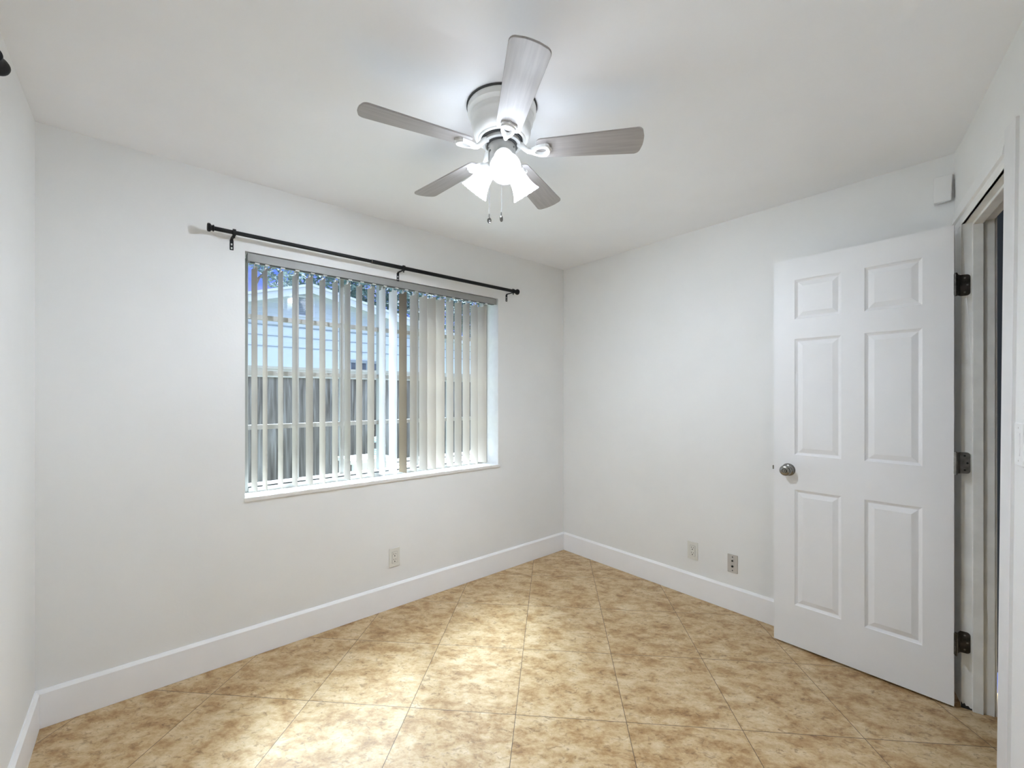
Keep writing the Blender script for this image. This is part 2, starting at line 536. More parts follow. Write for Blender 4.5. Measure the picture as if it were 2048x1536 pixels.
# baseboards: flat boards with an eased, sloping top edge
def bb_profile(): return [(0, 0.001), (-0.014, 0.001), (-0.014, 0.137), (-0.005, 0.150), (0, 0.150)]
def baseboard(name, x0, x1, M, label):
    n = len(bb_profile())
    m_ = MB().prism(bb_profile(), x0, x1, axis='x')
    return structure(m_.build(name, M_TRIM, mtx=M), label, 'baseboard')
baseboard('baseboard_back', 0.0, 3.0716 - 0.0, FW, 'tall white baseboard under the window')
baseboard('baseboard_right', 0.0145, 2.33, FR, 'tall white baseboard running behind the door')
baseboard('baseboard_left', -_tl + 0.03, -0.0145, FL, 'tall white baseboard at the left edge')
baseboard('baseboard_front', 0.86, (E - C).length - 0.02, FD, 'white baseboard under the light switch')

# ------------------------------------------------------------------ doorway trim (jamb, stop, casings)
jb = MB()
jb.box(T0 - 0.02, T0, 0.0, 0.098, 0.0, DZ + 0.018)                        # hinge jamb
jb.box(T0 - 0.002, T0 + 0.011, 0.032, 0.064, 0.0, DZ)                        # its stop
jb.box(T0 - 0.05, T0 - 0.005, 0.0985, 0.105, 0.0, DZ + 0.06)        # hall-side casing edge
jb.box(T0, 0.735, 0.0, 0.098, DZ, DZ + 0.018)                          # head jamb
jb.box(T0 + 0.011, 0.72, 0.032, 0.064, DZ - 0.012, DZ + 0.001)
structure(jb.build('trim_1', M_JAMB, mtx=FD, bevel=0.002), 'scuffed grey painted door jamb with hinge plates', 'trim')
wp = MB()
wp.prism([(-0.0005, 0.0005), (0.046, 0.0005), (0.041, 0.004), (0.034, 0.007), (0.027, 0.006), (0.021, 0.014), (0.014, 0.012), (0.010, 0.022), (0.004, 0.017), (-0.0005, 0.027)], T0 - 0.001, T0 + 0.0012, axis='x')
wp.build('worn_patch', M_HOLE, parent=bpy.data.objects['trim_1'])
hc = MB()
hc.prism([(0.010, DZ), (0.0015, DZ), (0.0015, DZ + 0.030), (0.0005, DZ + 0.033), (-0.0085, DZ + 0.0365), (-0.0085, DZ + 0.040), (0.0025, DZ + 0.105), (0.010, DZ + 0.107)], 0.0, 0.716, axis='x')
structure(hc.build('trim_2', M_WALL, mtx=FD), 'white head casing over the doorway', 'trim')
lc = MB()
def lean(z, a_top, a_bot): return a_bot + (a_top - a_bot) * (z / 2.06)
zt, y0_, y1_ = 2.150, -0.004, 0.004
lc.hexa([(T1B, y0_, 0), (0.735, y0_, 0), (0.735, y1_, 0), (T1B, y1_, 0)],
        [(lean(zt, T1T, T1B), y0_, zt), (0.823, y0_, zt - 0.012), (0.823, y1_, zt - 0.012), (lean(zt, T1T, T1B), y1_, zt)])
lc.hexa([(T1B, y1_, 0), (0.735, y1_, 0), (0.735, TD + 0.012, 0), (T1B, TD + 0.012, 0)],
        [(T1T, y1_, DZ), (0.735, y1_, DZ), (0.735, TD + 0.012, DZ), (T1T, TD + 0.012, DZ)])
structure(lc.build('trim_3', M_CASING, mtx=FD), 'white latch side door casing at the right edge', 'trim')

# ------------------------------------------------------------------ the open door
DR0, DR1, DOFF, DTH = 1.679, 2.3592, 0.164, 0.035
DW = DR1 - DR0
door_m = FR @ T(DR0, -DOFF, 0)
def door_mesh():
    xs = [0.0, 1.7761 - DR0, 1.9745 - DR0, 2.0633 - DR0, 2.2625 - DR0, DW]
    zs = [0.0105, 0.2235, 0.827, 1.0085, 1.6135, 1.716, 1.9220, 2.034]
    m_ = MB()
    rings = [(0.0, 0.0), (0.004, 0.0035), (0.0115, 0.0075), (0.014, 0.0078), (0.036, 0.0012), (0.038, 0.0012)]
    for face in (0, 1):
        yy = 0.0 if face == 0 else DTH
        sg = 1 if face == 0 else -1
        for a in range(5):
            for c in range(7):
                x0, x1, z0, z1 = xs[a], xs[a + 1], zs[c], zs[c + 1]
                if a in (1, 3) and c in (1, 3, 5):
                    prev = None
                    for ins, dep in rings:
                        cur = [(x0 + ins, yy + sg * dep, z0 + ins), (x1 - ins, yy + sg * dep, z0 + ins), (x1 - ins, yy + sg * dep, z1 - ins), (x0 + ins, yy + sg * dep, z1 - ins)]
                        if prev:
                            m_.add(prev + cur, [(i, (i + 1) % 4, 4 + (i + 1) % 4, 4 + i) for i in range(4)])
                        prev = cur
                    m_.add(prev, [(0, 1, 2, 3)])
                else:
                    m_.add([(x0, yy, z0), (x1, yy, z0), (x1, yy, z1), (x0, yy, z1)], [(0, 1, 2, 3)])
    for a in range(5):
        for z in (zs[0], zs[-1]):
            m_.add([(xs[a], 0, z), (xs[a + 1], 0, z), (xs[a + 1], DTH, z), (xs[a], DTH, z)], [(0, 1, 2, 3)])
    for c in range(7):
        for x in (xs[0], xs[-1]):
            m_.add([(x, 0, zs[c]), (x, 0, zs[c + 1]), (x, DTH, zs[c + 1]), (x, DTH, zs[c])], [(0, 1, 2, 3)])
    return m_
door = door_mesh().build('door_1', M_DOOR, mtx=door_m)
structure(door, 'white six panel door standing open against the right wall', 'door')
# knob: rosette, neck, tulip knob with key cylinder
KX, KZ = 1.7479 - DR0, 0.9278
km = T(KX, 0, KZ) @ Matrix.Rotation(math.radians(90), 4, 'X')          # local +z points into the room (-y)
kn = MB().lathe([(0, 0.0), (0.0325, 0.0), (0.0325, 0.003), (0.030, 0.007), (0.022, 0.010), (0.0135, 0.012), (0.0125, 0.022), (0.014, 0.027), (0.021, 0.033), (0.0265, 0.041), (0.0275, 0.049), (0.0255, 0.056), (0.0215, 0.060), (0.0125, 0.0615), (0.0, 0.0615)], 40)
knob = kn.build('door_knob', M_STEEL, parent=door, mtx=km, smooth=True)
knob['label'] = 'round satin nickel knob with keyhole'
kc = MB().lathe([(0.0095, 0.060), (0.0095, 0.0625), (0.0085, 0.0635), (0.0, 0.0635)], 24)
kc.build('key_cylinder', M_STEEL, parent=knob, smooth=True)
MB().lathe([(0.0115, 0.0616), (0.0098, 0.0622), (0.0098, 0.0612)], 24).build('cylinder_groove', M_HOLE, parent=knob)
MB().box(-0.0012, 0.0012, -0.0055, 0.0055, 0.0630, 0.0640).build('keyhole', M_HOLE, parent=knob)
lt = MB().box(-0.002, 0.004, 0.006, 0.030, 0.90, 0.957).box(-0.010, 0.0, 0.011, 0.024, 0.920, 0.940)
lt.build('latch_plate', M_STEEL, parent=door)
# three hinges: knuckle barrel at the door edge, a leaf on the jamb
FDinv = (FR @ T(DR0, -DOFF, 0)).inverted() @ FD
def hinge(zc, m_, hh=0.089):
    pin = (DW + 0.006, -0.006, 0)
    k_ = MB()
    z = zc - hh / 2
    for q in range(5):
        k_.tube([(pin[0], pin[1], z + hh * q / 5 + 0.0006), (pin[0], pin[1], z + hh * (q + 1) / 5 - 0.0006)], 0.0062, 12)
    k_.tube([(pin[0], pin[1], zc - hh / 2 - 0.004), (pin[0], pin[1], zc + hh / 2 + 0.004)], 0.0045, 12)
    # leaf folded from the pin to the jamb face
    p_room = FDinv @ Vector((T0 + 0.0015, -0.002, 0))
    p_in = FDinv @ Vector((T0 + 0.0015, 0.030, 0))
    ya, yb = -0.004, 0.027
    lf = []
    r = 0.012
    for (cx, cz, a0) in ((yb - r, hh / 2 - r, 0), (ya, hh / 2, None), (ya, -hh / 2, None), (yb - r, -hh / 2 + r, 1)):
        if a0 is None: lf.append((cx, cz))
        elif a0 == 0: lf += [(cx + r * math.cos(a), cz + r * math.sin(a)) for a in [math.pi / 2 * q / 6 for q in range(7)]]
        else: lf += [(cx + r * math.cos(a), cz + r * math.sin(a)) for a in [-math.pi / 2 + math.pi / 2 * q / 6 for q in range(7)]]
    h_ = k_.build('hinge', m_, parent=door, smooth=True)
    leaf = MB().prism(lf, T0 - 0.0005, T0 + 0.0025, axis='x').build('hinge_leaf', m_, parent=h_, mtx=FDinv @ T(0, 0, zc))
    for zz, yy in ((0.030, 0.010), (0.0, 0.018), (-0.030, 0.010)):
        MB().lathe([(0.0, 0.0005), (0.0036, 0.0)], 12, T(T0 + 0.0027, yy, zz) @ Matrix.Rotation(math.radians(90), 4, 'Y')).build('screw', M_HOLE if m_ is M_HINGE2 else M_HINGE2, parent=h_, mtx=FDinv @ T(0, 0, zc))
    # arm joining knuckles and leaf
    pr = FDinv @ Vector((T0 + 0.001, -0.003, 0))
    MB().hexa([(pin[0], pin[1] - 0.002, zc - hh / 2), (pr.x, pr.y - 0.001, zc - hh / 2), (pr.x, pr.y + 0.002, zc - hh / 2), (pin[0], pin[1] + 0.001, zc - hh / 2)],
              [(pin[0], pin[1] - 0.002, zc + hh / 2), (pr.x, pr.y - 0.001, zc + hh / 2), (pr.x, pr.y + 0.002, zc + hh / 2), (pin[0], pin[1] + 0.001, zc + hh / 2)]).build('hinge_fold', m_, parent=h_)
    return h_
hinge(1.783, M_HINGE)['label'] = 'dark bronze top hinge'
hinge(1.034, M_HINGE2)['label'] = 'worn steel middle hinge with three screw holes'
hinge(0.278, M_HINGE)['label'] = 'dark rusty bottom hinge'

# ------------------------------------------------------------------ window
YF = 0.135                                                          # frame depth in the reveal
wf = MB()
wf.box(S0, S0 + 0.036, YF, 0.195, 0.803, WZ1)
wf.box(S1 - 0.036, S1, YF, 0.195, 0.803, WZ1)
wf.box(S0 + 0.036, S1 - 0.036, YF, 0.195, WZ1 - 0.004, WZ1)
wf.box(S0 + 0.036, S1 - 0.036, YF - 0.012, 0.195, 0.803, 0.826)
wf.box(1.478, 1.522, YF, 0.185, 0.826, WZ1 - 0.004)                 # meeting stile
win = structure(wf.build('window_1', M_FRAME, mtx=FW, bevel=0.002), 'wide window with grey muntins overlooking a fence', 'window')
gm = MB()
for z in (1.744, 1.441, 1.147):
    gm.box(S0 + 0.036, S1 - 0.036, 0.148, 0.170, z - 0.0125, z + 0.0125)
for s in (0.992, 1.247, 1.755, 2.008):
    gm.box(s - 0.011, s + 0.011, 0.1485, 0.1695, 0.84, WZ1 - 0.004)
gm.build('muntin_grid', M_FRAME, parent=win)
MB().box(S0 + 0.036, S1 - 0.036, YF + 0.004, 0.185, 0.826, 0.832).build('track_gasket', M_TRACK, parent=win)
MB().box(S0 + 0.036, S1 - 0.036, YF + 0.002, 0.185, 0.832, 0.843).build('bottom_rail', M_REVEAL, parent=win)
MB().box(S0 + 0.036, 1.478, 0.157, 0.161, 0.843, WZ1 - 0.004).build('glass_pane', M_GLASS, parent=win)
MB().box(1.522, S1 - 0.036, 0.157, 0.161, 0.843, WZ1 - 0.004).build('glass_pane', M_GLASS, parent=win)
# painted reveal lining and the marble sill
rv = MB()
rv.box(S1 - 0.003, S1 - 0.0002, 0.001, YF, 0.803, WZ1 - 0.0002)
rv.build('window_reveal', M_REVEAL, parent=win)
sl = MB()
n_ = 26
random.seed(3)
for k in range(n_):
    x0 = S0 - 0.004 + (S1 - S0 + 0.008) * k / n_
    x1 = S0 - 0.004 + (S1 - S0 + 0.008) * (k + 1) / n_
    if k == 0: jit0 = 0.0
    jit1 = random.uniform(-0.0015, 0.0025)
    sl.hexa([(x0, -0.010 + jit0, 0.785), (x1, -0.010 + jit1, 0.785), (x1, YF, 0.785), (x0, YF, 0.785)],
            [(x0, -0.013 + jit0, 0.803), (x1, -0.013 + jit1, 0.803), (x1, YF, 0.803), (x0, YF, 0.803)])
    jit0 = jit1
sill = sl.build('window_sill', M_REVEAL, parent=win)
sill['label'] = 'thin white stone sill with chipped front edge'

# ------------------------------------------------------------------ vertical blind
blind = tag(empty('vertical_blind', FW @ T(S0, 0.0, 0.82)), 'beige vertical slat blind hanging open in the window', 'blind')
BI = T(-S0, 0, -0.82)
hr = MB()
hr.box(0.727, 2.338, 0.006, 0.060, 2.004, 2.042)
hr.box(0.727, 2.338, 0.004, 0.010, 2.000, 2.007)
hr.build('headrail', M_RAIL, parent=blind, mtx=BI, bevel=0.0015)
gr_ = MB()
gr_.box(0.74, 2.325, 0.012, 0.030, 1.9995, 2.0042)
gr_.build('rail_groove', M_TRACK, parent=blind, mtx=BI)
SLATS = [(0.766, -7.5), (0.815, -3), (0.889, -3), (0.960, -3), (1.035, -8.5), (1.105, -3.5), (1.176, -1.5), (1.247, -2.5), (1.318, -1.5), (1.391, -4),
         (1.464, -0.5), (1.536, -8.5), (1.605, -6), (1.679, -1.5), (1.752, -8), (1.816, -11.5), (1.885, -10), (1.963, 0), (2.031, -1), (2.101, 0), (2.172, -1), (2.245, -10)]
def slat_bm():
    m_ = MB()
    n = 8
    w = 0.0445
    ring = []
    for k in range(n + 1):
        y = -w + 2 * w * k / n
        ring.append((0.0022 * (1 - (y / w) ** 2), y))
    back = [(x - 0.0009, y) for x, y in ring][::-1]
    m_.prism(ring + back, 0.0, 1.165)
    return m_
def clip_bm():
    m_ = MB()
    m_.box(-0.0035, 0.0035, -0.009, 0.009, 1.160, 1.172)
    m_.box(-0.0015, 0.0015, -0.004, 0.004, 1.170, 1.184)
    m_.box(-0.010, 0.010, -0.046, -0.036, 1.1745, 1.1815)
    return m_
first = {}
for i, (s, a) in enumerate(SLATS):
    key = M_SLATW if i in (10, 11) else M_SLATB if i == 12 else M_SLAT  # two slats near the middle whiter and more translucent, the next brown
    mtx = T(s - S0, 0.060, 0.0) @ Matrix.Rotation(math.radians(-a), 4, 'Z')
    if key.name not in first:
        o = slat_bm().build('slat', key, parent=blind, mtx=mtx, smooth=True)
        c = clip_bm().build('slat_clip', M_SWITCH, parent=o)
        first[key.name] = (o, c)
    else:
        o0, c0 = first[key.name]
        o = o0.copy(); COL.objects.link(o); o.parent = blind; o.matrix_local = mtx
        c = c0.copy(); COL.objects.link(c); c.parent = o; c.matrix_parent_inverse = I4; c.matrix_local = I4
    if key is M_SLATW: o['label'] = 'whiter slat near the middle'
    if key is M_SLATB: o['label'] = 'brown slat right of the middle'

# ------------------------------------------------------------------ curtain rods
def rod_thing(name, label, M, x0, x1, xj, zc, yo, brackets, flip_big=False):
    t = tag(empty(name, M @ T(x0, 0, zc)), label, 'curtain rod', 'black curtain rods')
    L_ = x1 - x0
    def X(p): return (p[0] - x0, p[1], p[2] - zc)
    MB().tube([X((x0, -yo, zc)), X((xj, -yo, zc))], 0.0098, 16).build('rod', M_BLACK, parent=t, smooth=True)
    MB().tube([X((xj, -yo, zc)), X((x1, -yo, zc))], 0.0118, 16).build('rod', M_BLACK, parent=t, smooth=True)
    MB().tube([X((xj - 0.0015, -yo, zc)), X((xj + 0.0015, -yo, zc))], 0.0122, 16).build('rod_joint', M_STEEL, parent=t, smooth=True)
    cap = [(0.0, -0.012), (0.016, -0.012), (0.0195, -0.009), (0.0195, -0.001), (0.016, 0.002), (0.0125, 0.004), (0.0125, 0.008), (0.0155, 0.010), (0.0155, 0.014), (0.0105, 0.016)]
    MB().lathe(cap, 28, T(*X((x0, -yo, zc))) @ Matrix.Rotation(math.radians(90), 4, 'Y')).build('finial', M_BLACK, parent=t, smooth=True)
    bell = [(0.0105, -0.050), (0.017, -0.048), (0.017, -0.044), (0.0125, -0.041), (0.0125, -0.022), (0.015, -0.016), (0.0205, -0.006), (0.0215, 0.0), (0.0195, 0.006), (0.011, 0.009), (0.0, 0.0095)]
    MB().lathe(bell, 28, T(*X((x1, -yo, zc))) @ Matrix.Rotation(math.radians(90), 4, 'Y')).build('finial', M_BLACK, parent=t, smooth=True)
    for bx in brackets:
        b_ = MB()
        # wall plate with two screw holes left between three bars
        o_ = [(-0.008, -0.046), (0.008, -0.046), (0.008, 0.004), (-0.008, 0.004)]
        b_.box(-0.008, -0.0035, -0.0028, -0.0003, -0.046, 0.004)
        b_.box(0.0035, 0.008, -0.0028, -0.0003, -0.046, 0.004)
        for za, zb in ((-0.046, -0.041), (-0.031, -0.023), (-0.013, 0.004)):
            b_.box(-0.0035, 0.0035, -0.0028, -0.0003, za, zb)
        b_.hexa([(-0.006, -0.003, 0.001), (0.006, -0.003, 0.001), (0.006, -0.0003, 0.001), (-0.006, -0.0003, 0.001)],
                [(-0.006, -0.010, 0.0065), (0.006, -0.010, 0.0065), (0.006, -0.008, 0.009), (-0.006, -0.008, 0.009)])
        b_.box(-0.006, 0.006, -yo, -0.008, 0.0055, 0.009)
        b = b_.build('bracket', M_BLACK, parent=t, mtx=T(bx - x0, 0, -0.018), bevel=0.0006)
        g_ = MB().ring(circle(0.0165, 24), circle(0.0112, 24), -0.006, 0.006, T(0, -yo, 0.018) @ Matrix.Rotation(math.radians(90), 4, 'Y'))
        g_.tube([(0, -yo, 0.002), (0, -yo, -0.008)], [0.003, 0.0045], 10)
        g_.build('rod_holder', M_BLACK, parent=b, smooth=True)
    return t
rod_thing('curtain_rod', 'long black curtain rod on three brackets above the window', FW, 0.562, 2.472, 1.336, 2.101, 0.08, (0.657, 1.540, 2.430))
# rod on the left wall: its end pokes into the top left corner of the picture
rod_thing('curtain_rod', 'black curtain rod end at the top left on the left wall', FL @ Matrix.Identity(4), -2.30, -1.022, -1.62, 2.063, 0.07, (-2.2, -1.22))

# ------------------------------------------------------------------ wall plates
def outlet(M, s, z, label):
    t = tag(empty('wall_outlet', M @ T(s, 0, z)), label, 'outlet')
    MB().box(-0.035, 0.035, -0.006, -0.0003, -0.0575, 0.0575).build('cover_plate', M_PLATE, parent=t, bevel=0.002)
    r_ = MB().box(-0.0165, 0.0165, -0.0085, -0.006, -0.0335, 0.0335).build('receptacle', M_PLATE, parent=t, bevel=0.0012)
    gp = MB().ring([(-0.0178, -0.0348), (0.0178, -0.0348), (0.0178, 0.0348), (-0.0178, 0.0348)], [(-0.0166, -0.0336), (0.0166, -0.0336), (0.0166, 0.0336), (-0.0166, 0.0336)], 0.0058, 0.0064, Matrix.Rotation(math.radians(90), 4, 'X'))
    gp.build('shadow_gap', M_RAIL, parent=t)
    h_ = MB()
    for zz in (0.017, -0.017):
        h_.box(-0.0075, -0.0052, -0.0090, -0.0084, zz + 0.000, zz + 0.009)
        h_.box(0.0052, 0.0075, -0.0090, -0.0084, zz + 0.001, zz + 0.008)
        h_.lathe([(0.0, 0.0), (0.0034, 0.0), (0.0034, 0.0006), (0.0, 0.0006)], 12, T(0, -0.0084, zz - 0.0075) @ Matrix.Rotation(math.radians(90), 4, 'X'))
    h_.build('socket_slots', M_HOLE, parent=r_)
    return t
outlet(FW, 1.516, 0.311, 'ivory power outlet low on the wall below the window')
outlet(FR, 1.147, 0.299, 'ivory power outlet low on the right wall, left of the beige jack plate')
cx = tag(empty('jack_plate', FR @ T(1.399, 0, 0.287)), 'beige wall plate with two round jacks beside the open door', 'wall plate')
MB().box(-0.030, 0.030, -0.006, -0.0003, -0.055, 0.055).build('cover_plate', M_PLATE_G, parent=cx, bevel=0.002)
for zz, rr in ((0.018, 0.0050), (-0.016, 0.0058)):
    MB().lathe([(0.0, 0.0), (rr, 0.0), (rr, 0.004), (rr * 0.55, 0.004), (rr * 0.5, 0.001), (0.0, 0.001)], 16, T(0, -0.006, zz) @ Matrix.Rotation(math.radians(90), 4, 'X')).build('jack', M_HOLE, parent=cx)
for zz in (0.041, -0.041):
    MB().lathe([(0.0, 0.0), (0.0034, 0.0), (0.003, 0.001), (0.0, 0.0012)], 12, T(0, -0.006, zz) @ Matrix.Rotation(math.radians(90), 4, 'X')).build('screw', M_HOLE, parent=cx)
sw = tag(empty('light_switch', FD @ T(0.836, 0.004, 1.175)), 'white rocker light switch at the right edge beside the door casing', 'light switch')
MB().box(-0.035, 0.035, -0.006, -0.0003, -0.062, 0.062).build('cover_plate', M_SWITCH, parent=sw, bevel=0.002)
MB().prism([(-0.006, -0.033), (-0.0075, 0.033), (-0.006, 0.033 + 0.0005), (-0.004, 0.033), (-0.004, -0.033)], -0.0165, 0.0165, axis='x').build('rocker', M_SWITCH, parent=sw)
MB().hexa([(-0.0162, -0.0085, -0.033), (0.0162, -0.0085, -0.033), (0.0162, -0.006, -0.033), (-0.0162, -0.006, -0.033)],
          [(-0.0162, -0.0062, 0.0), (0.0162, -0.0062, 0.0), (0.0162, -0.006, 0.0), (-0.0162, -0.006, 0.0)]).build('rocker', M_SWITCH, parent=sw)
for zz in (0.048, -0.048):
    MB().lathe([(0.0, 0.0006), (0.003, 0.0)], 12, T(0, -0.006, zz) @ Matrix.Rotation(math.radians(90), 4, 'X')).build('screw', M_PLATE_G, parent=sw)

# small sensor box high in the corner: white cover hanging slightly off its dark base
sn = tag(empty('sensor_box', FR @ T(2.318, 0, 2.245)), 'small white box high on the wall in the corner above the door', 'sensor')
MB().box(-0.024, 0.021, -0.016, -0.0003, -0.052, 0.055).build('base', M_HOLE, parent=sn)
cv = MB()
cv.hexa([(-0.032, -0.040, -0.060), (0.024, -0.034, -0.060), (0.024, -0.026, -0.060), (-0.032, -0.003, -0.060)],
        [(-0.032, -0.030, 0.060), (0.029, -0.020, 0.060), (0.029, -0.014, 0.060), (-0.032, -0.003, 0.060)])
cv.build('cover', M_SWITCH, parent=sn, bevel=0.003)

# ------------------------------------------------------------------ ceiling fan
FANX, FANY = -0.038, 1.62
fan = tag(empty('ceiling_fan', T(FANX, FANY, H)), 'white hugger ceiling fan with five grey wood blades and three lit shades', 'ceiling fan')
def zz(z): return z - H
MB().lathe([(0.0, zz(2.3997)), (0.1325, zz(2.3997)), (0.1325, zz(2.3935)), (0.0, zz(2.3935))], 48).build('mount_contact_shadow', M_FAND, parent=fan)  # dark disc draws the contact shadow where the housing meets the ceiling
hp = [(0.118, 2.3935), (0.128, 2.3935), (0.1295, 2.388), (0.1285, 2.372), (0.1225, 2.366), (0.1175, 2.361), (0.1165, 2.352), (0.1175, 2.344), (0.1165, 2.336), (0.111, 2.328), (0.1095, 2.318), (0.1085, 2.302), (0.104, 2.288), (0.096, 2.280), (0.090, 2.2775), (0.088, 2.273), (0.081, 2.271), (0.079, 2.2755), (0.0, 2.2755)]
MB().lathe([(r, zz(z)) for r, z in hp], 56).build('motor_housing', M_FANW, parent=fan, smooth=True)
MB().lathe([(0.078, zz(2.2755)), (0.078, zz(2.268)), (0.0, zz(2.268))], 40).build('vent_gap', M_FAND, parent=fan)
fw_ = [(0.0, 2.268), (0.071, 2.268), (0.0725, 2.265), (0.0725, 2.256), (0.069, 2.254), (0.062, 2.254), (0.060, 2.258), (0.0, 2.258)]
MB().lathe([(r, zz(z)) for r, z in fw_], 40).build('flywheel', M_FANG, parent=fan, smooth=True)
MB().lathe([(0.058, zz(2.2575)), (0.058, zz(2.2545)), (0.0, zz(2.2545))], 30).build('vent_gap', M_FAND, parent=fan)
sh = [(0.0, 2.2545), (0.049, 2.2545), (0.0515, 2.251), (0.0515, 2.204), (0.049, 2.200), (0.049, 2.188), (0.046, 2.176), (0.036, 2.168), (0.012, 2.163), (0.008, 2.152), (0.0, 2.150)]
swh = MB().lathe([(r, zz(z)) for r, z in sh], 40).build('switch_housing', M_FANG, parent=fan, smooth=True)
for a_, z_ in ((200, 2.237), (215, 2.222), (330, 2.237)):
    a_ = math.radians(a_)
    MB().lathe([(0.0, 0.0025), (0.0035, 0.002), (0.004, 0.0)], 10, T(0.0512 * math.cos(a_), 0.0512 * math.sin(a_), zz(z_)) @ Matrix.Rotation(a_, 4, 'Z') @ Matrix.Rotation(math.radians(90), 4, 'Y')).build('screw', M_CHAIN, parent=swh)

# blades
BZ, BR0, BR1 = 2.236, 0.128, 0.514
def blade_outline():
    w0, w1, rc = 0.044, 0.0595, 0.022
    pts = []
    def arc(cx_, cy_, r, a0, a1, n=7):
        return [(cx_ + r * math.cos(math.radians(a0 + (a1 - a0) * k / (n - 1))), cy_ + r * math.sin(math.radians(a0 + (a1 - a0) * k / (n - 1)))) for k in range(n)]
    pts += arc(BR1 - rc - 0.004, -w1 + rc, rc, -88, -10)
    pts += [(BR1 + 0.001, -0.02), (BR1 + 0.002, 0.0), (BR1 + 0.001, 0.02)]
    pts += arc(BR1 - rc - 0.004, w1 - rc, rc, 10, 88)
    pts += arc(BR0 + 0.02, w0 - 0.018, 0.018, 95, 180, 5)
    pts += arc(BR0 + 0.02, -w0 + 0.018, 0.018, 180, 265, 5)
    return pts
def bracket_mesh():
    m_ = MB()
    # shield shaped open ring under the blade root
    n = 40
    outer, inner = [], []
    for k in range(n):
        a = 2 * math.pi * k / n
        # teardrop: pointed toward the hub (-x), blunt at +x
        x = 0.143 + 0.037 * math.cos(a)
        wdt = 0.030 * (0.52 + 0.48 * (math.cos(a) + 1) / 2) if math.cos(a) < 0.5 else 0.030
        y = wdt * math.sin(a) * (1.0 + 0.10 * math.cos(a))
        outer.append((x, y))
        inner.append((0.147 + 0.0225 * math.cos(a), 0.0175 * math.sin(a) * (0.70 + 0.30 * (math.cos(a) + 1) / 2)))
    m_.ring(outer, inner, -0.017, -0.0035)
    tip = [(0.168, -0.029), (0.177, -0.024), (0.181, -0.009), (0.188, 0.0), (0.181, 0.009), (0.177, 0.024), (0.168, 0.029), (0.166, 0.0)]
    m_.prism(tip, -0.010, -0.0032)
    m_.tube([(0.062, 0, 0.026), (0.074, 0, 0.019), (0.088, 0, 0.002), (0.100, 0, -0.009), (0.114, 0, -0.011), (0.124, 0, -0.010)], [0.011, 0.0105, 0.0095, 0.009, 0.010, 0.008], 12)
    return m_
def shield_plate():
    return MB().prism(circle(0.021, 20, 0.161, 0), -0.0042, -0.0032)
PITCH = math.radians(-12)
blade0 = None
for k in range(5):
    ang = math.radians(-79.9 + 72 * k)
    mt = T(0, 0, zz(BZ)) @ Matrix.Rotation(ang, 4, 'Z')
    mb_ = mt @ Matrix.Rotation(PITCH, 4, 'X')
    if blade0 is None:
        bl = MB().prism(blade_outline(), -0.003, 0.003).build('blade', M_BLADE, parent=fan, mtx=mb_, bevel=0.0012)
        br = bracket_mesh().build('blade_bracket', M_FANW, parent=bl, smooth=True, bevel=0.0015)
        blade0 = (bl, br)
    else:
        bl = blade0[0].copy(); COL.objects.link(bl); bl.parent = fan; bl.matrix_local = mb_
        br = blade0[1].copy(); COL.objects.link(br); br.parent = bl; br.matrix_local = I4

# light kit: three fitters, bell shades and bulbs
lamp0 = None
for az, tilt in ((-83, 41), (37, 39), (157, 39)):
    a, TILT = math.radians(az), math.radians(tilt)
    ax = Matrix.Rotation(a, 4, 'Z') @ T(0.053, 0, zz(2.185)) @ Matrix.Rotation(math.pi - TILT, 4, 'Y')    # local +z along the shade axis
    if lamp0 is None:
        ft = MB().lathe([(0.0, -0.024), (0.012, -0.022), (0.016, -0.014), (0.021, -0.006), (0.031, 0.002), (0.0355, 0.008), (0.0365, 0.013), (0.0345, 0.015), (0.029, 0.011), (0.0, 0.010)], 32)
        ft.tube([(-0.004, 0, -0.018), (0.012, 0, -0.035), (0.030, 0, -0.035)], [0.0095, 0.009, 0.008], 12)
        f_ = ft.build('lamp_fitter', M_FANW, parent=fan, mtx=ax, smooth=True)
        sp = [(0.0255, 0.004), (0.0285, 0.010), (0.0305, 0.022), (0.0325, 0.040), (0.0355, 0.058), (0.0405, 0.076), (0.047, 0.091), (0.0515, 0.099), (0.0535, 0.103)]
        s_ = MB().lathe(sp, 48, wave=0.0012, waves=16).build('lamp_shade', M_SHADE, parent=f_, smooth=True, solid=0.003)
        bp_ = [(0.0, 0.012), (0.013, 0.012), (0.0135, 0.026), (0.018, 0.038), (0.0225, 0.050), (0.024, 0.060), (0.022, 0.072), (0.016, 0.080), (0.0, 0.0845)]
        b_ = MB().lathe(bp_, 28).build('light_bulb', M_BULB, parent=s_, smooth=True)
        lamp0 = (f_, s_, b_)
    else:
        f_ = lamp0[0].copy(); COL.objects.link(f_); f_.parent = fan; f_.matrix_local = ax
        s_ = lamp0[1].copy(); COL.objects.link(s_); s_.parent = f_; s_.matrix_local = I4
        b_ = lamp0[2].copy(); COL.objects.link(b_); b_.parent = s_; b_.matrix_local = I4

